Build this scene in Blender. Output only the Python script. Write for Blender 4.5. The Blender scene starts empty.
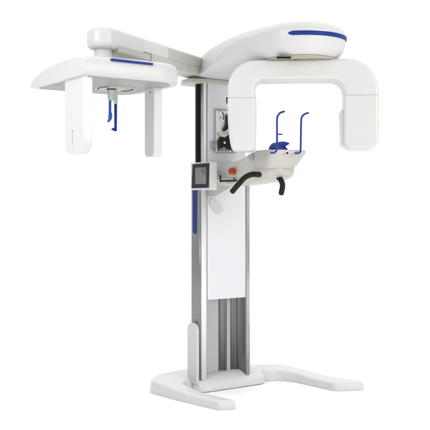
import bpy, bmesh, math
from mathutils import Vector, Matrix

scene = bpy.context.scene
COL = scene.collection
R = math.radians

# ------------------------------------------------------------------ camera
A = R(35)
cam_d = bpy.data.cameras.new("camera")
cam = bpy.data.objects.new("camera", cam_d)
COL.objects.link(cam)
cam.location = (-3.5127, -4.8650, 1.22)
cam.rotation_euler = (R(90), 0, -A)
cam_d.sensor_width = 36
cam_d.lens = 900 / 430 * 36
cam_d.shift_y = -10 / 430
cam_d.clip_end = 500
scene.camera = cam

# ------------------------------------------------------------------ world: white studio all round, dimmer behind the camera
w = bpy.data.worlds.new("World")
scene.world = w
w.use_nodes = True
nt = w.node_tree
nt.nodes.clear()
out = nt.nodes.new("ShaderNodeOutputWorld")
bg = nt.nodes.new("ShaderNodeBackground")
tc = nt.nodes.new("ShaderNodeTexCoord")
dot = nt.nodes.new("ShaderNodeVectorMath"); dot.operation = 'DOT_PRODUCT'
dot.inputs[1].default_value = (0.574, 0.819, 0.0)
mr = nt.nodes.new("ShaderNodeMapRange")
mr.interpolation_type = 'SMOOTHSTEP'
mr.inputs['From Min'].default_value = -0.15
mr.inputs['From Max'].default_value = 0.82
mr.inputs['To Min'].default_value = 0.18
mr.inputs['To Max'].default_value = 1.04
nt.links.new(tc.outputs['Generated'], dot.inputs[0])
nt.links.new(dot.outputs['Value'], mr.inputs['Value'])
sep = nt.nodes.new("ShaderNodeSeparateXYZ")          # added zenith boost, no source there: brightens floor and upward faces
nt.links.new(tc.outputs['Generated'], sep.inputs[0])
mz = nt.nodes.new("ShaderNodeMapRange"); mz.interpolation_type = 'SMOOTHSTEP'
mz.inputs['From Min'].default_value = 0.30
mz.inputs['From Max'].default_value = 0.85
mz.inputs['To Min'].default_value = 0.0
mz.inputs['To Max'].default_value = 0.98
nt.links.new(sep.outputs['Z'], mz.inputs['Value'])
sm_ = nt.nodes.new("ShaderNodeMath"); sm_.operation = 'ADD'
nt.links.new(mr.outputs['Result'], sm_.inputs[0])
nt.links.new(mz.outputs['Result'], sm_.inputs[1])
nt.links.new(sm_.outputs[0], bg.inputs['Strength'])
bg.inputs['Color'].default_value = (1, 1, 1, 1)
nt.links.new(bg.outputs[0], out.inputs[0])


def area(name, loc, target, size, power, color=(1, 1, 1)):
    l = bpy.data.lights.new(name, 'AREA')
    l.shape = 'RECTANGLE'; l.size = size[0]; l.size_y = size[1]
    l.energy = power; l.color = color
    o = bpy.data.objects.new(name, l)
    COL.objects.link(o)
    o.location = loc
    d = Vector(target) - Vector(loc)
    o.rotation_euler = d.to_track_quat('-Z', 'Y').to_euler()
    return o


area("key_softbox", (0.9, -6.0, 2.7), (-0.2, -0.6, 1.3), (2.4, 2.4), 138, (1, 0.99, 0.975))
area("side_softbox", (-3.6, -1.2, 2.7), (-1.35, -0.4, 1.65), (0.8, 1.2), 42, (1, 1, 1))

scene.render.engine = 'CYCLES'
scene.view_settings.view_transform = 'Standard'
scene.view_settings.look = 'None'
scene.view_settings.exposure = 0
scene.view_settings.gamma = 1


# ------------------------------------------------------------------ materials
def mat(name, col, rough=0.4, metal=0.0, coat=0.0, spec=0.5, noise=0.0, nscale=60, bump=0.0, aniso=None):
    m = bpy.data.materials.new(name)
    m.use_nodes = True
    n = m.node_tree
    b = n.nodes['Principled BSDF']
    b.inputs['Base Color'].default_value = (*col, 1)
    b.inputs['Roughness'].default_value = rough
    b.inputs['Metallic'].default_value = metal
    b.inputs['Coat Weight'].default_value = coat
    b.inputs['Coat Roughness'].default_value = 0.12
    b.inputs['Specular IOR Level'].default_value = spec
    if noise or bump:
        t = n.nodes.new('ShaderNodeTexCoord')
        mp = n.nodes.new('ShaderNodeMapping')
        if aniso: mp.inputs['Scale'].default_value = aniso
        nz = n.nodes.new('ShaderNodeTexNoise')
        nz.inputs['Scale'].default_value = nscale
        nz.inputs['Detail'].default_value = 4
        n.links.new(t.outputs['Object'], mp.inputs[0])
        n.links.new(mp.outputs[0], nz.inputs['Vector'])
        if noise:
            r = n.nodes.new('ShaderNodeMapRange')
            r.inputs['To Min'].default_value = 1 - noise
            r.inputs['To Max'].default_value = 1 + noise
            n.links.new(nz.outputs['Fac'], r.inputs['Value'])
            v = n.nodes.new('ShaderNodeVectorMath'); v.operation = 'SCALE'
            v.inputs[0].default_value = col
            n.links.new(r.outputs[0], v.inputs['Scale'])
            n.links.new(v.outputs[0], b.inputs['Base Color'])
            r2 = n.nodes.new('ShaderNodeMapRange')
            r2.inputs['To Min'].default_value = max(0.02, rough - 0.06)
            r2.inputs['To Max'].default_value = rough + 0.06
            n.links.new(nz.outputs['Fac'], r2.inputs['Value'])
            n.links.new(r2.outputs[0], b.inputs['Roughness'])
        if bump:
            bp = n.nodes.new('ShaderNodeBump')
            bp.inputs['Strength'].default_value = bump
            bp.inputs['Distance'].default_value = 0.001
            n.links.new(nz.outputs['Fac'], bp.inputs['Height'])
            n.links.new(bp.outputs[0], b.inputs['Normal'])
    return m


M_WHITE = mat('white_plastic', (0.60, 0.602, 0.600), 0.40, coat=0.04, noise=0.012, nscale=7)
M_WARM = mat('ivory_plastic', (0.62, 0.62, 0.61), 0.34, coat=0.04, noise=0.012, nscale=7)
M_COOL = mat('cool_white_plastic', (0.66, 0.66, 0.66), 0.34, coat=0.04, noise=0.01, nscale=7)
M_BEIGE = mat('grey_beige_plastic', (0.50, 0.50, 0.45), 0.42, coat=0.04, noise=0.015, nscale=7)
M_SHELF = mat('warm_grey_plastic', (0.50, 0.488, 0.448), 0.38, coat=0.04, noise=0.012, nscale=7)
M_BASE = mat('painted_casting', (0.66, 0.66, 0.65), 0.4, coat=0.04, noise=0.012, nscale=9, bump=0.05)
M_ALU = mat('grey_anodised', (0.255, 0.255, 0.26), 0.38, metal=0.45, noise=0.05, nscale=30, aniso=(1, 1, 0.02))
M_ALU_L = mat('light_anodised', (0.46, 0.46, 0.47), 0.33, metal=0.45, noise=0.05, nscale=30, aniso=(1, 1, 0.02))
M_RAIL = mat('satin_white_rail', (0.84, 0.84, 0.85), 0.3, metal=0.1, noise=0.02, nscale=30, aniso=(1, 1, 0.02))
M_PANEL = mat('white_front_panel', (0.74, 0.745, 0.775), 0.34, coat=0.04)
M_BLACK = mat('black_slot', (0.004, 0.005, 0.004), 0.7, spec=0.1)
M_RUBBER = mat('black_grip_foam', (0.008, 0.011, 0.010), 0.5, spec=0.22, noise=0.2, nscale=120, bump=0.2)
M_BLUE = mat('blue_trim', (0.005, 0.030, 0.215), 0.45, spec=0.25, coat=0.0, noise=0.03, nscale=20)
M_BLUE2 = mat('blue_plastic', (0.005, 0.033, 0.25), 0.36, spec=0.3, coat=0.05, noise=0.05, nscale=25)
M_UNDER = mat('underside_shade_grey', (0.32, 0.32, 0.325), 0.45, noise=0.015, nscale=8)  # darker than the head, shade from below put into the colour
M_CLEARBLUE = mat('pale_blue_plastic', (0.018, 0.095, 0.40), 0.25, coat=0.2, noise=0.3, nscale=60)
M_CHROME = mat('satin_steel_plate', (0.93, 0.93, 0.94), 0.30, metal=0.35)
M_CHROME3 = mat('reflection_metal', (0.78, 0.79, 0.82), 0.12, metal=1.0, noise=0.04, nscale=30)  # metal for the reflection shapes modelled on the mirror
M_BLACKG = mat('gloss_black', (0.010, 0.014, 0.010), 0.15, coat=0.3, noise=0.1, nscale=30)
M_CHROME2 = mat('chrome_trim', (0.62, 0.63, 0.64), 0.18, metal=1.0, noise=0.05, nscale=40)
M_BEZEL = mat('black_bezel', (0.020, 0.022, 0.030), 0.4, coat=0.05, noise=0.02, nscale=40)
M_SCREEN = mat('grey_lcd', (0.17, 0.18, 0.19), 0.3, coat=0.4, noise=0.1, nscale=5)
M_RED = mat('red_button', (0.42, 0.018, 0.010), 0.35, coat=0.1, noise=0.03, nscale=30)
M_YELLOW = mat('yellow_collar', (0.50, 0.26, 0.03), 0.35, noise=0.03, nscale=30)
M_BEAR = mat('cream_bearing', (0.42, 0.39, 0.31), 0.55, noise=0.03, nscale=20)
M_INK = mat('grey_violet_ink', (0.34, 0.33, 0.46), 0.5)
M_SEAM = mat('seam_gasket_grey', (0.36, 0.35, 0.32), 0.6)
M_GREYBTN = mat('grey_button', (0.36, 0.38, 0.36), 0.35, noise=0.03, nscale=30)
M_FLOOR = mat('white_studio_floor', (0.96, 0.96, 0.96), 0.75, spec=0.1, noise=0.004, nscale=3)


# ------------------------------------------------------------------ helpers
def link(name, bm, m, parent=None, smooth=True, bevel=0, seg=3, subsurf=0, limit=35, loc=None):
    me = bpy.data.meshes.new(name)
    bmesh.ops.recalc_face_normals(bm, faces=bm.faces)
    bm.to_mesh(me); bm.free()
    o = bpy.data.objects.new(name, me)
    COL.objects.link(o)
    me.materials.append(m)
    if parent: o.parent = parent
    if bevel:
        md = o.modifiers.new('bevel', 'BEVEL')
        md.width = bevel; md.segments = seg; md.limit_method = 'ANGLE'
        md.angle_limit = R(limit); md.harden_normals = True
    if subsurf:
        md = o.modifiers.new('sub', 'SUBSURF'); md.levels = subsurf; md.render_levels = subsurf
    if smooth:
        for p in me.polygons: p.use_smooth = True
    return o


def empty(name, parent=None, loc=(0, 0, 0)):
    o = bpy.data.objects.new(name, None)
    o.empty_display_size = 0.1
    COL.objects.link(o)
    o.location = loc
    if parent: o.parent = parent
    return o


def add_box(bm, x0, x1, y0, y1, z0, z1, mx=None):
    v = [bm.verts.new((x, y, z)) for z in (z0, z1) for x, y in ((x0, y0), (x1, y0), (x1, y1), (x0, y1))]
    if mx is not None:
        for q in v: q.co = mx @ q.co
    for f in ((0, 3, 2, 1), (4, 5, 6, 7), (0, 1, 5, 4), (1, 2, 6, 5), (2, 3, 7, 6), (3, 0, 4, 7)):
        bm.faces.new([v[i] for i in f])


def box(name, m, x0, x1, y0, y1, z0, z1, parent=None, bevel=0.003, seg=3, mx=None):
    bm = bmesh.new(); add_box(bm, x0, x1, y0, y1, z0, z1, mx)
    return link(name, bm, m, parent, bevel=bevel, seg=seg)


def fillet(pts, n=6):
    """polygon of (a, b, radius) -> rounded outline"""
    res = []
    N = len(pts)
    for i in range(N):
        p = Vector(pts[i][:2]); r = pts[i][2] if len(pts[i]) > 2 else 0
        if r <= 0:
            res.append((p.x, p.y)); continue
        a = (Vector(pts[i - 1][:2]) - p); b = (Vector(pts[(i + 1) % N][:2]) - p)
        la, lb = a.length, b.length
        a.normalize(); b.normalize()
        ang = a.angle(b)
        ra = pts[i - 1][2] if len(pts[i - 1]) > 2 else 0
        rb = pts[(i + 1) % N][2] if len(pts[(i + 1) % N]) > 2 else 0
        t = min(r / math.tan(ang / 2), la * (0.48 if ra > .012 else 0.85), lb * (0.48 if rb > .012 else 0.85))
        p0 = p + a * t; p1 = p + b * t
        for k in range(n + 1):
            s = k / n
            # rational quadratic close to a circle arc
            wgt = math.sin(ang / 2)
            q = ((1 - s) ** 2 * p0 + 2 * wgt * s * (1 - s) * p + s * s * p1) / ((1 - s) ** 2 + 2 * wgt * s * (1 - s) + s * s)
            res.append((q.x, q.y))
    return res


def add_prism(bm, pts, lo, hi, f):
    """outline extruded; f(a,b,h)->xyz"""
    v0 = [bm.verts.new(f(a, b, lo)) for a, b in pts]
    v1 = [bm.verts.new(f(a, b, hi)) for a, b in pts]
    n = len(pts)
    bm.faces.new(v0[::-1]); bm.faces.new(v1)
    for i in range(n):
        bm.faces.new((v0[i], v0[(i + 1) % n], v1[(i + 1) % n], v1[i]))


def prism(name, m, pts, lo, hi, f, parent=None, bevel=0.004, seg=3, limit=50):
    bm = bmesh.new(); add_prism(bm, pts, lo, hi, f)
    return link(name, bm, m, parent, bevel=bevel, seg=seg, limit=limit)


def loft(bm, rings, close=True, cap=True):
    vs = [[bm.verts.new(p) for p in r] for r in rings]
    n = len(rings[0])
    for a, b in zip(vs[:-1], vs[1:]):
        for i in range(n if close else n - 1):
            j = (i + 1) % n
            try: bm.faces.new((a[i], a[j], b[j], b[i]))
            except ValueError: pass
    if cap:
        bm.faces.new(vs[0][::-1]); bm.faces.new(vs[-1])
    return vs


def spline(pts, n=8):
    """Catmull-Rom through points"""
    P = [Vector(p) for p in pts]
    P = [2 * P[0] - P[1]] + P + [2 * P[-1] - P[-2]]
    res = []
    for i in range(1, len(P) - 2):
        for k in range(n):
            t = k / n
            a, b, c, d = P[i - 1:i + 3]
            res.append(0.5 * ((2 * b) + (c - a) * t + (2 * a - 5 * b + 4 * c - d) * t * t + (3 * b - 3 * c + d - a) * t ** 3))
    res.append(P[-2])
    return res


def add_tube(bm, pts, rad, n=14, smooth=8, flat=1.0):
    pp = spline(pts, smooth) if smooth else [Vector(p) for p in pts]
    rings = []
    up = Vector((0, 0, 1))
    prev = None
    m = len(pp)
    for i, p in enumerate(pp):
        d = (pp[min(i + 1, m - 1)] - pp[max(i - 1, 0)]).normalized()
        if prev is None:
            s = d.cross(up)
            if s.length < 0.1: s = d.cross(Vector((1, 0, 0)))
            s.normalize()
        else:
            s = (prev - d * prev.dot(d)).normalized()
        prev = s
        u = d.cross(s).normalized()
        t = i / (m - 1)
        r = rad(t) if callable(rad) else rad
        # rounded ends
        rings.append([p + s * math.cos(2 * math.pi * k / n) * r + u * math.sin(2 * math.pi * k / n) * r * flat for k in range(n)])
    def end(ring, p, d, r):
        out = []
        for f, h in ((0.86, 0.35), (0.5, 0.6)):
            out.append([p + (q - p) * f + d * r * h for q in ring])
        return out
    r0 = (rings[0][0] - pp[0]).length; r1 = (rings[-1][0] - pp[-1]).length
    d0 = (pp[0] - pp[1]).normalized(); d1 = (pp[-1] - pp[-2]).normalized()
    e0 = end(rings[0], pp[0], d0, r0)[::-1]; e1 = end(rings[-1], pp[-1], d1, r1)
    loft(bm, e0 + rings + e1)


def tube(name, m, pts, rad, parent=None, n=14, smooth=8, flat=1.0):
    bm = bmesh.new(); add_tube(bm, pts, rad, n, smooth, flat)
    return link(name, bm, m, parent)


def lathe(name, m, prof, loc, parent=None, n=48, axis=None, bevel=0):
    """prof: (r,z) pairs bottom to top, closed with caps"""
    bm = bmesh.new()
    rings = [[Vector((r * math.cos(2 * math.pi * k / n), r * math.sin(2 * math.pi * k / n), z)) for k in range(n)] for r, z in prof]
    mx = Matrix.Translation(loc)
    if axis is not None:
        mx = mx @ Vector(axis).to_track_quat('Z', 'Y').to_matrix().to_4x4()
    rings = [[mx @ p for p in r] for r in rings]
    loft(bm, rings)
    return link(name, bm, m, parent, bevel=bevel)


def bprof(r, z0, z1, b, k=4):
    """rounded cylinder profile"""
    p = []
    for i in range(k + 1):
        a = math.pi / 2 * i / k
        p.append((r - b + b * math.sin(a), z0 + b - b * math.cos(a)))
    for i in range(k + 1):
        a = math.pi / 2 * i / k
        p.append((r - b + b * math.cos(a), z1 - b + b * math.sin(a)))
    return p


def rrect(a0, a1, b0, b1, r, n=5):
    """r: one radius or four (a0b0, a1b0, a1b1, a0b1)"""
    if not isinstance(r, (tuple, list)): r = (r,) * 4
    return fillet([(a0, b0, r[0]), (a1, b0, r[1]), (a1, b1, r[2]), (a0, b1, r[3])], n)


def sel_prism(name, m, pts, lo, hi, f, parent, off, seg, skip):
    '''prism whose rim edges are rounded except where skip(edge) is true'''
    bm = bmesh.new(); add_prism(bm, pts, lo, hi, f)
    bmesh.ops.recalc_face_normals(bm, faces=bm.faces)
    es = [e for e in bm.edges if len(e.link_faces) == 2 and e.calc_face_angle(0) > R(60) and not skip(e)]
    for e in bm.edges:
        if len(e.link_faces) == 2 and e.calc_face_angle(0) > R(60) and skip(e): e.smooth = False
    bmesh.ops.bevel(bm, geom=es, offset=off, segments=seg, profile=.5, affect='EDGES', clamp_overlap=True)
    o = link(name, bm, m, parent)
    o.modifiers.new('wn', 'WEIGHTED_NORMAL').keep_sharp = True
    return o


FZ = lambda a, b, h: (a, b, h)          # plan outline, extruded up
FX = lambda a, b, h: (h, a, b)          # (y,z) outline, extruded along x
FY = lambda a, b, h: (a, h, b)          # (x,z) outline, extruded along y

# ------------------------------------------------------------------ setting
bm = bmesh.new()
bmesh.ops.create_circle(bm, cap_ends=True, segments=96, radius=120)
fl = link('floor', bm, M_FLOOR, smooth=False)
fl['kind'] = 'structure'

# ------------------------------------------------------------------ the machine
machine = empty('dental_x_ray_machine')
machine['label'] = 'white panoramic dental x-ray machine with blue trim, side skull-imaging arm and U-shaped floor base'
machine['category'] = 'x-ray machine'

# ---- base -----------------------------------------------------------------
def offset(pts, d):
    n = len(pts); res = []
    area2 = sum(pts[i][0] * pts[(i + 1) % n][1] - pts[(i + 1) % n][0] * pts[i][1] for i in range(n))
    sg = 1 if area2 > 0 else -1
    for i in range(n):
        a = Vector(pts[i - 1]); b = Vector(pts[(i + 1) % n])
        t = (b - a).normalized()
        res.append((pts[i][0] - t.y * d * sg, pts[i][1] + t.x * d * sg))
    return res


outline = fillet([
    (-0.432, -0.505, .03), (-0.306, -0.548, .03), (-0.352, -0.25, .2), (-0.352, 0.03, .09), (-0.15, 0.08, .03),
    (0.28, 0.06, .03), (0.44, -0.01, .09), (0.492, -0.12, .12), (0.506, -0.470, .03), (0.520, -0.495, .03), (0.732, -0.606, .04),
    (0.630, -0.1, .2), (0.585, 0.16, .14), (0.42, 0.25, .1), (0.15, 0.39, .2), (-0.15, 0.39, .2), (-0.37, 0.33, .17),
    (-0.512, 0.17, .12), (-0.490, -0.1, .2)], 8)
bm = bmesh.new()
loft(bm, [[Vector((x, y, z)) for x, y in offset(outline, d)] for d, z in ((.002, .0), (0, .003), (.001, .020), (.003, .034), (.007, .043), (.013, .050), (.021, .054), (.029, .055))])
base = link('base', bm, M_BASE, machine)
bm = bmesh.new(); bm.from_mesh(base.data)          # the casting swells towards the column
for k in range(26):
    y = -0.34 + k * 0.028
    bmesh.ops.bisect_plane(bm, geom=bm.verts[:] + bm.edges[:] + bm.faces[:], plane_co=(0, y, 0), plane_no=(0, 1, 0))
for v in bm.verts:
    if v.co.z > .03:
        t = min(1, max(0, (v.co.y + 0.30) / 0.42)); t = t * t * (3 - 2 * t)
        v.co.z += 0.026 * t
bmesh.ops.recalc_face_normals(bm, faces=bm.faces)
bm.to_mesh(base.data); bm.free()
for p in base.data.polygons: p.use_smooth = True
# rounded foot cover in front of the column
bm = bmesh.new()
rings = []
for i in range(25):
    t = i / 24
    x = -0.240 + 0.545 * t
    e = min(t, 1 - t) * 24
    k = {0: 0.80, 1: 0.93, 2: 0.985}.get(round(e), 1.0)
    y1 = 0.10; yc = -0.052 + 0.012 * t
    prof = [(y1, 0.004), (yc + .004, 0.004), (yc, 0.012), (yc, 0.030), (yc + 0.012, 0.046), (yc + 0.03, 0.062), (yc + 0.062, 0.084), (yc + 0.10, 0.098), (y1, 0.102)]
    rings.append([Vector((x, y1 + (a - y1) * k, b * (0.75 + 0.25 * k) if b > .01 else b)) for a, b in prof])
loft(bm, rings)
link('foot_cover', bm, M_BASE, base, bevel=0.004, seg=2, limit=60)
# ---- lower column (outer aluminium mast) -----------------------------------
col_out = [(-0.172, 0.0, .002), (-0.216, 0.0, .008), (-0.226, 0.014, .006), (-0.226, 0.100, .006), (-0.17, 0.175, .03), (0.13, 0.175, .03),
           (0.184, 0.10, .006), (0.184, 0.022, .006), (0.170, 0.0, .006), (0.146, 0.0, .003), (0.146, 0.085, .0), (0.132, 0.085, 0),
           (0.132, 0.078, 0), (0.118, 0.078, 0), (0.118, 0.098, 0), (0.076, 0.098, 0), (0.076, 0.080, 0), (0.042, 0.080, 0), (0.042, 0.098, 0),
           (-0.020, 0.098, 0), (-0.020, 0.080, 0), (-0.172, 0.080, 0)]
lower = prism('lower_column', M_ALU, fillet(col_out, 3), 0.06, 1.40, FZ, machine, bevel=0.0)
prism('corner_rail', M_RAIL, rrect(-0.2150, -0.1785, -0.008, 0.010, (.008, .003, .002, .002)), 0.066, 1.395, FZ, lower, bevel=0)
prism('corner_rail', M_ALU_L, rrect(0.150, 0.178, -0.004, 0.010, .002), 0.066, 1.395, FZ, lower, bevel=0)
for x0, x1, y0, m_ in ((-0.168, -0.024, .080, M_ALU_L), (0.044, 0.074, .079, M_ALU_L)):
    box('mast_profile', m_, x0 + .001, x1 - .001, y0 - .004, y0 + .006, 0.066, 1.39, lower, bevel=0.001)
prism('blue_stripe', M_BLUE, rrect(0.038, 0.081, 1.032, 1.36, .021, 8), -0.2295, -0.222, FX, lower, bevel=0.001)
# upright white covers at the foot of the column
prism('column_foot_cover', M_WHITE, rrect(0.006, 0.112, 0.05, 0.447, (.004, .004, .05, .05), 8), -0.252, -0.2265, FX, lower, bevel=0.010, seg=4)
prism('column_foot_cover', M_WHITE, rrect(0.035, 0.165, 0.05, 0.440, (.004, .004, .055, .055), 8), 0.1845, 0.214, FX, lower, bevel=0.010, seg=4)

# ---- upper column (sliding mast) --------------------------------------------
up_out = [(-0.170, 0.004, .003), (-0.192, 0.004, .006), (-0.200, 0.012, .003), (-0.200, 0.085, .004), (-0.15, 0.14, .02), (0.11, 0.14, .02), (0.150, 0.085, .004), (0.150, 0.012, .003),
          (0.140, 0.004, .003), (0.140, 0.060, 0), (-0.170, 0.060, 0)]
upper = prism('upper_column', M_ALU_L, fillet(up_out, 3), 1.402, 2.045, FZ, machine, bevel=0)
box('slide_slot', M_BLACK, -0.2035, -0.198, 0.030, 0.078, 1.405, 2.035, upper, bevel=0.001)
box('slot_edge', M_ALU, -0.2050, -0.197, 0.0795, 0.090, 1.405, 2.035, upper, bevel=0.001)
box('corner_rail', M_RAIL, -0.1965, -0.1785, -0.006, 0.0035, 1.402, 2.035, upper, bevel=0.002)
panel = box('front_panel', M_PANEL, -0.1685, 0.1435, -0.004, 0.055, 0.597, 2.035, upper, bevel=0.003)
# dark rubber edge along the left of the panel
box('panel_gasket', M_SEAM, -0.1765, -0.1700, -0.003, 0.05, 0.60, 2.03, upper, bevel=0.0)

# ---- overhead carriage --------------------------------------------------------
AX, AY = -0.075, -0.835
st = [  # Y, wb, zb, wr, zr, zt, xc
    (0.30, 0.075, 2.052, 0.10, 2.064, 2.090, -0.03),
    (0.24, 0.115, 2.046, 0.150, 2.062, 2.150, -0.03),
    (0.12, 0.140, 2.045, 0.185, 2.060, 2.224, -0.035),
    (0.00, 0.150, 2.046, 0.200, 2.064, 2.268, -0.04),
    (-0.12, 0.155, 2.048, 0.214, 2.085, 2.284, -0.045),
    (-0.24, 0.160, 2.050, 0.229, 2.128, 2.287, -0.055),
    (-0.36, 0.166, 2.052, 0.243, 2.170, 2.287, -0.062),
    (-0.50, 0.178, 2.055, 0.254, 2.194, 2.284, -0.07),
    (-0.66, 0.204, 2.056, 0.262, 2.203, 2.280, -0.075),
    (AY, 0.216, 2.058, 0.264, 2.204, 2.276, AX)]


def carr_half(wb, zb, wr, zr, zt):
    dz = zt - zr; mz = zr - zb
    return [(0.0, zb), (wb * .6, zb), (wb * .95, zb + mz * .02), (wb + (wr - wb) * .62, zb + mz * .32), (wb + (wr - wb) * .93, zb + mz * .72), (wr, zr - min(.004, mz * .1)), (wr * .985, zr + dz * .07),
            (wr * .92, zr + dz * .38), (wr * .77, zr + dz * .72), (wr * .48, zr + dz * .95), (0.0, zt)]


bm = bmesh.new()
rings = []
for Y, wb, zb, wr, zr, zt, xc in st:
    h = carr_half(wb, zb, wr, zr, zt)
    rings.append([Vector((xc - a, Y, z)) for a, z in h] + [Vector((xc + a, Y, z)) for a, z in h[-2:0:-1]])
h = carr_half(*st[-1][1:6])
for k in range(1, 13):
    t = math.pi / 2 * k / 12
    rings.append([Vector((AX - a * math.cos(t), AY - a * math.sin(t), z)) for a, z in h] + [Vector((AX + a * math.cos(t), AY - a * math.sin(t), z)) for a, z in h[-2:0:-1]])
vs = loft(bm, rings, cap=False)
bm.faces.new(vs[0][::-1])
cl = bm.edges.layers.float.new('crease_edge')
for ra, rb in zip(vs[:-1], vs[1:]):
    for i in (5, 15):
        e = bm.edges.get((ra[i], rb[i]))
        if e: e[cl] = 0.8
bmesh.ops.remove_doubles(bm, verts=bm.verts, dist=0.0004)
bmesh.ops.dissolve_degenerate(bm, edges=bm.edges, dist=0.0002)
carriage = link('overhead_carriage', bm, M_WHITE, machine, subsurf=2)

# blue band round the nose
bm = bmesh.new()
rings = []
for k in range(41):
    ph = R(-56 + 110 * k / 40)
    e = min(k, 40 - k); s = (0.35, 0.75, 1)[min(e, 2)]
    zc = 2.180; hh = 0.0125 * s
    def rr(z): # follows the shell a hair proud
        return 0.2645 - (2.203 - z) * 0.10
    prof = [(rr(zc - hh) - .006, zc - hh), (rr(zc - hh) + .0025, zc - hh + .001), (rr(zc + hh) + .0025, zc + hh - .001), (rr(zc + hh) - .006, zc + hh)]
    rings.append([Vector((AX + r * math.sin(ph), AY - r * math.cos(ph), z)) for r, z in prof])
loft(bm, rings)
link('blue_stripe', bm, M_BLUE, carriage)
lathe('bearing_plate', M_BEAR, [(.203, 2.0575), (.205, 2.0585), (.205, 2.066)], (AX, AY, 0), carriage)
lathe('bearing_hub', M_BLACK, [(.085, 2.052), (.085, 2.060)], (AX - .03, AY + .01, 0), carriage)
prism('drive_opening', M_BLACK, rrect(-0.155, -0.075, 2.0530, 2.0566, .001), -0.1990, -0.15, lambda a, b, h: Vector((AX, AY, b)) + Vector((math.cos(A), -math.sin(A), 0)) * a + Vector((math.sin(A), math.cos(A), 0)) * h, carriage, bevel=0)
# slim foot plate between carriage and mast, reaching out under the side arm
prism('mounting_plate', M_BEIGE, fillet([(-0.285, 0.02, .03), (-0.20, -0.03, .02), (0.15, -0.03, .02), (0.15, 0.20, .03), (-0.25, 0.20, .05), (-0.29, 0.12, .04)], 6), 2.017, 2.046, FZ, carriage, bevel=0.007)

# ---- rotating arm (C-arm) ------------------------------------------------------
e_ = 0.075
ux = Vector((math.cos(A + e_), -math.sin(A + e_), 0)); vx = Vector((math.sin(A + e_), math.cos(A + e_), 0))
C0 = Vector((AX, AY, 0))
FC = lambda a, b, h: C0 + ux * a + vx * h + Vector((0, 0, b))
carm = sel_prism('rotating_arm', M_WARM, fillet([
    (-0.424, 1.820, 0), (-0.434, 2.056, .165), (0.441, 2.061, .185), (0.4405, 1.825, 0), (0.2465, 1.825, 0), (0.240, 1.942, .075), (-0.272, 1.942, .04), (-0.266, 1.820, 0)], 16),
    -0.105, 0.105, FC, machine, 0.020, 5, lambda e: all(v.co.z < 1.83 for v in e.verts) or (abs(e.verts[0].co.z - e.verts[1].co.z) < .01 and e.verts[0].co.z < 1.83))
bm = bmesh.new()
rings = []
for z, a0, a1, sv in ((1.838, -.4265, -.264, 1.052), (1.8375, -.4275, -.263, 1.06), (1.80, -.4275, -.263, 1.06), (1.76, -.427, -.262, 1.06), (1.69, -.424, -.263, 1.05), (1.62, -.418, -.266, 1.02), (1.575, -.411, -.267, .98), (1.550, -.405, -.270, .94), (1.538, -.398, -.275, .88), (1.533, -.385, -.285, .80)):
    pl = rrect(a0, a1, -.10 * sv, .10 * sv, .021, 6)
    rings.append([FC(a, z, v) for a, v in pl])
loft(bm, rings)
sensor = link('sensor_housing', bm, M_WARM, carm, bevel=0.004, seg=3, limit=30)
tubeh = sel_prism('tube_housing', M_WARM, fillet([
    (0.245, 1.8475, 0), (0.4425, 1.8475, 0), (0.4425, 1.540, .06), (0.262, 1.540, .05), (0.240, 1.585, .03)], 10),
    -0.1065, 0.1065, FC, carm, 0.020, 5, lambda e: all(v.co.z > 1.847 for v in e.verts))
prism('collimator_cover', M_WARM, fillet([(0.222, 1.765, .015), (0.262, 1.775, 0), (0.262, 1.555, 0), (0.232, 1.555, .02)], 6), -0.078, 0.085, FC, tubeh, bevel=0.008)
prism('seam_gasket', M_SEAM, rrect(-.4262, -.2642, -.1052, .1052, .02), 1.838, 1.8405, lambda a, b, h: FC(a, h, b), carm, bevel=0)
prism('seam_gasket', M_SEAM, rrect(.2458, .4412, -.1055, .1055, .02), 1.8475, 1.850, lambda a, b, h: FC(a, h, b), carm, bevel=0)
prism('latch', M_BLACK, rrect(-.4385, -.426, 1.818, 1.853, .003), -0.02, 0.012, FC, carm, bevel=0.002)

# ---- skull-imaging side arm --------------------------------------------------------
p0 = Vector((-1.165, -0.430, 0)); p1 = Vector((-0.13, 0.125, 0))
L = (p1 - p0).length
ax = (p1 - p0).normalized(); ay = Vector((-ax.y, ax.x, 0))
FA = lambda a, b, h: p0 + ax * a + ay * h + Vector((0, 0, b))


def arm_seg(name, m, t0, t1, h, zb, zt, r, parent, ends=(0, 0), bevel=.004):
    pl = rrect(-h, h, zb, zt, r, 6)
    return prism(name, m, pl, t0, t1, lambda a, b, c: FA(c, b, a), parent, bevel=bevel, limit=50)


side = arm_seg('side_arm', M_BEIGE, 0.40, L, 0.078, 2.062, 2.186, (.022, .022, .02, .02), machine)
arm_seg('arm_sleeve', M_WHITE, 0.03, 0.3015, 0.082, 2.094, 2.192, (.02, .02, .024, .024), side)
arm_seg('arm_cover', M_WARM, 0.302, 0.585, 0.0815, 2.110, 2.190, (.004, .004, .022, .022), side)
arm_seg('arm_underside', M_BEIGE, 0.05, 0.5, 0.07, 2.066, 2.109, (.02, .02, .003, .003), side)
box('seam_gasket', M_SEAM, 0.586, L - .02, -0.0788, -0.07, 2.1105, 2.1125, side, bevel=0,
    mx=Matrix(((ax.x, ay.x, 0, p0.x), (ax.y, ay.y, 0, p0.y), (0, 0, 1, 0), (0, 0, 0, 1))))
q = FA(0.86, 2.086, -0.079)
lathe('bolt', M_CHROME2, [(.010, -.002), (.010, .004), (.006, .006)], q, side, n=20, axis=-ay)
hub = lathe('pivot_hub', M_WHITE, [(.060, 2.080), (.072, 2.083), (.081, 2.091), (.086, 2.106), (.0875, 2.122), (.0865, 2.164), (.083, 2.179), (.074, 2.188), (.060, 2.1915), (.02, 2.193)], (p0.x, p0.y, 0), side)
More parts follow.
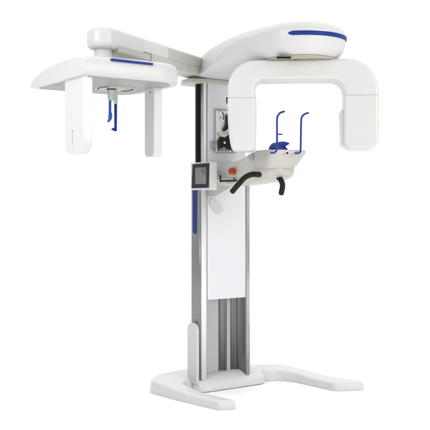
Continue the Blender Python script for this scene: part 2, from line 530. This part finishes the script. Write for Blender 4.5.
lathe('pivot_neck', M_WHITE, [(.052, 2.00), (.049, 2.03), (.049, 2.085)], (p0.x, p0.y, 0), side)

# ---- skull-imaging head ---------------------------------------------------------------
XL, XR = -1.404, -0.755
ZB = 1.893


def head_profile():
    p = [(-0.655, ZB)]
    p += [(-0.664, ZB + .010), (-0.668, ZB + .030), (-0.668, ZB + .070), (-0.662, ZB + .094), (-0.648, ZB + .108), (-0.620, ZB + .116)]
    p += [(-0.54, ZB + .121), (-0.44, ZB + .121), (-0.34, ZB + .116), (-0.24, ZB + .106), (-0.15, ZB + .091), (-0.07, ZB + .069), (-0.02, ZB + .048), (0.008, ZB + .030), (0.016, ZB + .015), (0.010, ZB + .003)]
    p += [(0.0, ZB), (-0.22, ZB), (-0.45, ZB)]
    return p


bm = bmesh.new()
rings = []
hp = head_profile()
stations = []
RF = 0.155
n = 12
# left end: small edge radius and gently cambered
for xo, sc_ in ((0, .80), (0, .955), (.003, .975), (.009, .992), (.020, 1)):
    stations.append((XL + xo, 0, sc_))
for i in range(1, 9):
    stations.append((XL + 0.022 + (XR - RF - XL - 0.022) * i / 9, 0, 1))
for k in range(n + 1):
    t = k / n * math.pi / 2 * .97
    stations.append((XR - RF + RF * math.sin(t), RF * (1 - math.cos(t)), 1))
Yc = -0.33
for x, ins, sc_ in stations:
    ring = []
    fz = 1 - (ins / RF) ** 1.5 * 0.40
    camber = 1 - 0.12 * max(0, (-1.25 - x) / 0.15) ** 2
    for y, z in hp:
        yy = Yc + (y - Yc) * (0.335 - ins) / 0.335
        zz = ZB + (z - ZB) * fz * camber
        ring.append(Vector((x, Yc + (yy - Yc) * (1 - (1 - sc_) * .35), ZB + .05 + (zz - ZB - .05) * sc_)))
    rings.append(ring)
loft(bm, rings)
head = link('skull_imaging_head', bm, M_WHITE, machine, bevel=0.0)
m_ = head.modifiers.new('sub', 'SUBSURF'); m_.levels = 1; m_.render_levels = 1
prism('blue_stripe', M_BLUE, fillet([(-1.240, 1.979, 0), (-1.240, 1.992, .004), (-1.236, 1.994, 0), (-0.985, 1.9915, .002), (-0.985, 1.9785, .002)], 3), -0.6705, -0.655, FY, head, bevel=0.001)
prism('shaded_underside_panel', M_UNDER, rrect(-1.372, -0.80, -0.632, -0.025, (.03, .12, .10, .03), 8), ZB - .0035, ZB + .004, FZ, head, bevel=.002)  # panel greyed so its colour carries the shade under the head
lathe('rotating_disc', M_GREYBTN, [(.120, 1.886), (.122, 1.888), (.122, 1.895)], (-1.02, -0.31, 0), head)
lathe('disc_recess', M_BEIGE, [(.078, 1.8845), (.078, 1.8865)], (-1.02, -0.31, 0), head)
for a0_ in (-40, 140):
    tube('disc_slot', M_BLACK, [(-1.02 + .100 * math.cos(R(a_)), -.31 + .100 * math.sin(R(a_)), 1.8858) for a_ in range(a0_, a0_ + 81, 8)], .0028, head, n=6, smooth=2)
box('panel_line', M_SEAM, -1.36, -1.10, -0.232, -0.229, 1.8882, 1.891, head, bevel=0)
# plates
plate = prism('sensor_plate', M_COOL, rrect(-0.628, -0.405, 1.492, 1.896, (.065, .065, .003, .003), 10), -1.383, -1.330, FX, head, bevel=0.012, seg=4, limit=60)
box('plate_gasket', M_BEAR, -1.381, -1.332, -0.626, -0.407, 1.8955, 1.899, head, bevel=0)
bm = bmesh.new()  # small printed mark: emblem and one upright word, too small to read
add_prism(bm, [(-.5 + .0075 * math.cos(k * math.pi / 5), 1.612 + .0075 * math.sin(k * math.pi / 5)) for k in range(10)], -1.3836, -1.382, FX)
z = 1.598
for hgt in (.0062, .0055, .0062, .005, .006, .0055, .0062, .005, .0058):
    add_prism(bm, [(-.5035, z - hgt + .0012), (-.4965, z - hgt + .0012), (-.4965, z - .0008), (-.5035, z - .0008)], -1.3836, -1.382, FX)
    z -= .0062
link('printed_mark', bm, M_INK, plate, smooth=False)
plate2 = prism('collimator_plate', M_COOL, rrect(-0.455, -0.350, 1.497, 1.896, (.03, .03, .003, .003), 8), -0.850, -0.795, FX, head, bevel=0.018, seg=5, limit=60)
lathe('screw', M_BLACK, [(.004, -.001), (.004, .002)], (-0.850, -0.415, 1.868), plate2, n=12, axis=(-1, 0, 0))
# ear-rod holder
hold = empty('ear_rod_holder', head)
hx, hy = -1.035, -0.300
rd = Vector((math.cos(A), -math.sin(A), 0)); fd = Vector((math.sin(A), math.cos(A), 0))
FH = lambda a, b, h: Vector((hx, hy, 0)) + rd * a + fd * h + Vector((0, 0, b + .021))
hold_m = prism('holder_block', M_BEIGE, fillet([(-.024, 1.798, .004), (.010, 1.798, .004), (.010, 1.777, .003), (.030, 1.777, .005), (.030, 1.860, .006), (.014, 1.866, .005), (.004, 1.886, .012), (-.018, 1.886, .012), (-.026, 1.866, .01)], 5), -.020, .020, FH, head, bevel=.003)
bpy.data.objects.remove(hold)
prism('holder_label', M_WHITE, fillet([(-.016, 1.804, .003), (.006, 1.804, .003), (.008, 1.860, .003), (-.004, 1.862, .003), (-.015, 1.868, .004)], 4), -.0225, -.019, FH, head, bevel=.001)
prism('mount_block', M_BLACK, rrect(-.030, .022, 1.858, 1.8700, .003), -.026, .04, FH, head, bevel=.002)
lathe('holder_screw', M_RUBBER, [(.0055, 0), (.0055, .004)], FH(-.008, 1.870, -.021), head, n=16, axis=-fd)
bm = bmesh.new()
rings = []
for z_, a_, w_ in ((1.800, -.013, .0075), (1.77, -.013, .0075), (1.735, -.013, .008), (1.718, -.011, .011), (1.70, -.012, .011), (1.688, -.015, .010), (1.679, -.021, .008), (1.674, -.025, .005)):
    rings.append([FH(a_ - w_, z_, -.005), FH(a_ + w_, z_, -.005), FH(a_ + w_ * 1.0, z_, .004), FH(a_ - w_, z_, .004)])
loft(bm, rings)
link('ear_rod', bm, M_CLEARBLUE, head, bevel=.002)
bm = bmesh.new()
rings = []
for z_, w_ in ((1.785, .0085), (1.72, .008), (1.66, .0072), (1.632, .0075), (1.622, .006)):
    rings.append([FH(.019 + a_ * w_, z_, b_ * .006) for a_, b_ in ((-1, -1), (1, -1), (1, 1), (-1, 1))])
loft(bm, rings)
add_prism(bm, [(-.008, 1.632), (.006, 1.642), (.019, 1.641), (.022, 1.630), (.018, 1.620), (.004, 1.626)], -.007, .007, FH)
link('nose_rod', bm, M_BLUE2, head, bevel=.0015)

# ---- patient shelf -----------------------------------------------------------------------
bm = bmesh.new()
rings = []
for y, xl, xr, zb, zt, r in ((-0.006, -0.170, 0.060, 1.350, 1.500, .03), (-0.06, -0.178, 0.055, 1.345, 1.492, .035), (-0.14, -0.186, 0.050, 1.340, 1.487, .045),
                             (-0.24, -0.194, 0.048, 1.343, 1.486, .055), (-0.32, -0.200, 0.048, 1.346, 1.490, .06), (-0.39, -0.204, 0.050, 1.348, 1.500, .06), (-0.45, -0.208, 0.052, 1.353, 1.519, .06),
                             (-0.50, -0.210, 0.052, 1.357, 1.536, .055), (-0.545, -0.210, 0.052, 1.362, 1.544, .05), (-0.56, -0.204, 0.050, 1.366, 1.544, .05), (-0.562, -0.200, 0.048, 1.366, 1.455, .04), (-0.62, -0.190, 0.040, 1.378, 1.452, .035), (-0.66, -0.175, 0.020, 1.395, 1.450, .025), (-0.70, -0.15, -0.01, 1.415, 1.448, .013)):
    rings.append([Vector((a, y, b)) for a, b in rrect(xl, xr, zb, zt, (r * 1.3, r * 1.3, r * .5, r * .5) if zt > 1.46 else (r, r, .004, .004), 6)])
loft(bm, rings)
shelf = link('patient_shelf', bm, M_SHELF, machine, bevel=0.0)
sm = shelf.modifiers.new('sub', 'SUBSURF'); sm.levels = 1; sm.render_levels = 1
# tray at the tip
bm = bmesh.new()
rings = []
for z_, g, gr in ((1.436, -.030, -.088), (1.443, -.012, -.066), (1.454, -.006, -.052), (1.4545, 0, -.046), (1.50, 0, -.020), (1.538, 0, 0), (1.546, -.004, -.004), (1.548, -.012, -.012)):
    rings.append([Vector((a, b, z_)) for a, b in fillet([(-0.2115 - g, -0.566, .004), (-0.2115 - g, -0.70 - g, .05), (-0.165 - g * .5, -0.735 - gr * .5, .06), (0.02 + gr * .7, -0.768 - gr * .9, .05), (0.062 + gr, -0.72 - gr, .05), (0.062 + gr, -0.566, .01)], 8)])
loft(bm, rings)
tray = link('chin_rest_tray', bm, M_SHELF, shelf, bevel=.002, limit=40)
None and box('tray_seam', M_SEAM, -0.2128, -0.19, -0.566, -0.5635, 1.455, 1.540, shelf, bevel=0)
for (sx_, sy_) in ((-0.118, -0.7605),):
    lathe('screw', M_BLACK, [(.006, -.002), (.006, .0025), (.003, .004)], (sx_, sy_, 1.526), shelf, n=14, axis=(-.1, -1, 0))
# side button
prism('side_button', M_GREYBTN, [(-.530 + .023 * math.cos(t), 1.510 + .022 * math.sin(t)) for t in [k * math.pi / 12 for k in range(24)]], -0.2135, -0.205, FX, shelf, bevel=.003)
# emergency stop
ex, ey, ez = -0.198, -0.350, 1.430
lathe('button_collar', M_YELLOW, [(.026, 0), (.026, .010), (.024, .012)], (ex + .002, ey, ez), shelf, n=32, axis=(-1, -.0, 0))
lathe('emergency_stop', M_RED, [(.013, .010), (.013, .020), (.020, .022), (.022, .026), (.022, .036), (.019, .041), (.009, .043)], (ex + .002, ey, ez), shelf, n=32, axis=(-1, 0, 0))
lathe('key_pin', M_BLACK, [(.005, 0), (.005, .008)], (-0.190, -0.335, 1.385), shelf, n=12, axis=(-1, 0, 0))
# bracket rail under the touch screen
box('bracket_rail', M_RUBBER, -0.214, -0.206, -0.385, -0.205, 1.366, 1.377, shelf, bevel=.002)
box('bracket_rail', M_RUBBER, -0.214, -0.206, -0.212, -0.204, 1.366, 1.410, shelf, bevel=.002)
box('bracket_rail', M_CHROME2, -0.216, -0.207, -0.365, -0.290, 1.353, 1.3655, shelf, bevel=.002)
# lower brace and round-ended stay on the panel
prism('gusset', M_SHELF, fillet([(-0.166, 1.40, 0), (-0.166, 1.272, .004), (-0.02, 1.346, .02), (0.05, 1.368, .02), (0.05, 1.40, 0)], 5), -0.085, -0.0045, FY, shelf, bevel=.004)
prism('round_stay', M_WARM, fillet([(-0.156, 1.262, .004), (-0.156, 1.222, .004), (-0.090, 1.150, .028), (-0.040, 1.185, .028), (-0.062, 1.205, .01), (-0.130, 1.262, .01)], 8), -0.020, -0.0045, FY, shelf, bevel=.003)
# hand grips
tube('hand_grip', M_RUBBER, [(-0.195, -0.592, 1.402), (-0.215, -0.590, 1.403), (-0.240, -0.575, 1.403), (-0.275, -0.556, 1.386), (-0.305, -0.538, 1.350), (-0.345, -0.520, 1.300)], .0165, shelf, n=20)
tube('hand_grip', M_RUBBER, [(-0.115, -0.585, 1.432), (-0.090, -0.605, 1.410), (-0.072, -0.638, 1.376), (-0.072, -0.660, 1.340), (-0.098, -0.680, 1.290)], .0165, shelf, n=20)
# temple supports
tube('temple_support', M_BLUE2, [(-0.231, -0.748, 1.525), (-0.215, -0.751, 1.525), (-0.197, -0.753, 1.535), (-0.189, -0.752, 1.560), (-0.188, -0.751, 1.65), (-0.187, -0.750, 1.722), (-0.183, -0.753, 1.744), (-0.173, -0.762, 1.760), (-0.157, -0.780, 1.768)], .0058, shelf, n=12)
tube('temple_support', M_BLUE2, [(-0.075, -0.782, 1.526), (-0.055, -0.785, 1.526), (-0.039, -0.784, 1.536), (-0.034, -0.783, 1.562), (-0.031, -0.782, 1.65), (-0.029, -0.782, 1.72), (-0.024, -0.782, 1.742), (-0.006, -0.785, 1.760), (0.019, -0.790, 1.769)], .0058, shelf, n=12)
# chin rest: cupped saddle with a bite rod
prism('chin_rest', M_BLUE2, fillet([(-0.1624, 1.5556, 0.0020), (-0.1482, 1.5768, 0.0080), (-0.1316, 1.5906, 0.0100), (-0.1008, 1.5999, 0.0100), (-0.0798, 1.5979, 0.0040), (-0.0503, 1.5926, 0.0015), (-0.0565, 1.5820, 0.0020), (-0.0755, 1.5748, 0.0030), (-0.0811, 1.5675, 0.0020), (-0.0650, 1.5583, 0.0030), (-0.0663, 1.5471, 0.0020), (-0.1439, 1.5504, 0.0020)], 4), -0.700, -0.635, FY, shelf, bevel=.004)
box('chin_cup_slot', M_BLACK, -0.112, -0.084, -0.7015, -0.695, 1.5665, 1.5705, shelf, bevel=.001)
tube('bite_rod', M_BLUE2, [(-0.115, -0.66, 1.60), (-0.115, -0.66, 1.635), (-0.112, -0.662, 1.643), (-0.085, -0.672, 1.644)], .004, shelf, n=8, smooth=4)

# ---- touch screen -------------------------------------------------------------------------
TL, TR, BL = Vector((-0.360, -0.090, 1.489)), Vector((-0.322, -0.262, 1.489)), Vector((-0.360, -0.090, 1.315))
sx = (TR - TL); sw = sx.length; sx.normalize()
sz = Vector((0, 0, 1)); sn = sz.cross(sx) * 1.0     # inward
if sn.dot(fd) < 0: sn = -sn
FS = lambda a, b, h: TL + sx * a + sn * h + sz * (b - 1.489)
scr = prism('touch_screen', M_COOL, rrect(0, sw, 1.315, 1.489, .010, 5), 0, 0.062, FS, machine, bevel=.008, seg=4, limit=50)
prism('screen_bezel', M_BEZEL, fillet([(.012, 1.326, .006), (.160, 1.328, .006), (.166, 1.482, .006), (.020, 1.478, .006)], 4), -0.0025, 0.004, FS, scr, bevel=.001)
prism('display', M_SCREEN, rrect(.045, .140, 1.352, 1.456, .003), -0.0035, 0.002, FS, scr, bevel=0)
prism('display_logo', M_BLUE, rrect(.078, .098, 1.337, 1.345, .003), -0.0035, 0.002, FS, scr, bevel=0)
prism('screen_arm', M_SHELF, rrect(-0.165, -0.085, 1.37, 1.44, .02), -0.31, -0.16, FX, scr, bevel=.006)

# ---- mirror on the panel ---------------------------------------------------------------------
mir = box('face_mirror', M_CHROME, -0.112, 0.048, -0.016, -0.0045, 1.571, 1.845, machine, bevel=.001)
bm = bmesh.new()
for b in ((-0.118, -0.1125, 1.565, 1.851), (0.0485, 0.054, 1.565, 1.851), (-0.1125, 0.0485, 1.8455, 1.851), (-0.1125, 0.0485, 1.565, 1.5705)):
    add_box(bm, b[0], b[1], -0.020, -0.0045, b[2], b[3])
link('mirror_frame', bm, M_CHROME2, mir, bevel=.001)
box('mirror_latch', M_CHROME2, -0.148, -0.119, -0.022, -0.0045, 1.583, 1.640, mir, bevel=.002)
box('latch_button', M_BEAR, -0.139, -0.127, -0.025, -0.0225, 1.598, 1.624, mir, bevel=.002)

prism('dark_reflection', M_BLACKG, fillet([(-0.096, 1.577, .003), (-0.104, 1.640, .01), (-0.083, 1.672, .02), (-0.040, 1.664, .02), (-0.012, 1.690, .01), (0.040, 1.700, .003), (0.043, 1.577, .003)], 6), -0.030, -0.0165, FY, mir, bevel=.004)  # dark part of the mirror's reflection, modelled as a raised shape
prism('swirl_reflection', M_CHROME3, fillet([(-0.094, 1.836, .008), (-0.074, 1.842, .008), (-0.056, 1.824, .02), (-0.050, 1.794, .02), (-0.062, 1.767, .012), (-0.083, 1.778, .012), (-0.078, 1.806, .01)], 6), -0.040, -0.0165, FY, mir, bevel=.007, seg=4)  # reflected swirl in the mirror, built as raised metal
prism('dark_reflection_upper', M_BLACKG, fillet([(-0.034, 1.822, .01), (-0.004, 1.822, .005), (-0.004, 1.730, .01), (-0.024, 1.722, .01), (-0.052, 1.704, .006), (-0.064, 1.716, .006), (-0.040, 1.756, .03)], 6), -0.034, -0.0165, FY, mir, bevel=.004)  # second dark patch of the reflection, built in relief
bm = bmesh.new()  # white curve of the mirror's reflection, modelled as a band
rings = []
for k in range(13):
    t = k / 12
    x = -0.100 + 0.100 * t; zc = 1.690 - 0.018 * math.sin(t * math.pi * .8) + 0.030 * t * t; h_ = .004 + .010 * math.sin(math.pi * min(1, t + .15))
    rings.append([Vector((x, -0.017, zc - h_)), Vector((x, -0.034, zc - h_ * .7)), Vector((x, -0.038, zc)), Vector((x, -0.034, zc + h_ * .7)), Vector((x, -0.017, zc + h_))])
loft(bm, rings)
link('curved_white_reflection', bm, M_WHITE, mir, bevel=0)
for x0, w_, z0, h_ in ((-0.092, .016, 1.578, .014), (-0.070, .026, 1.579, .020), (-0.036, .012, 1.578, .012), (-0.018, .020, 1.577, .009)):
    box('pale_reflection', M_CHROME3, x0, x0 + w_, -0.036, -0.0305, z0, z0 + h_, mir, bevel=.002)  # pale bits along the bottom of the modelled reflection
lathe('reflection_dot', M_CHROME3, [(.009, 0), (.009, .005), (.006, .007)], (-0.052, -0.030, 1.632), mir, n=20, axis=(0, -1, 0))  # bright dot added to the modelled reflection
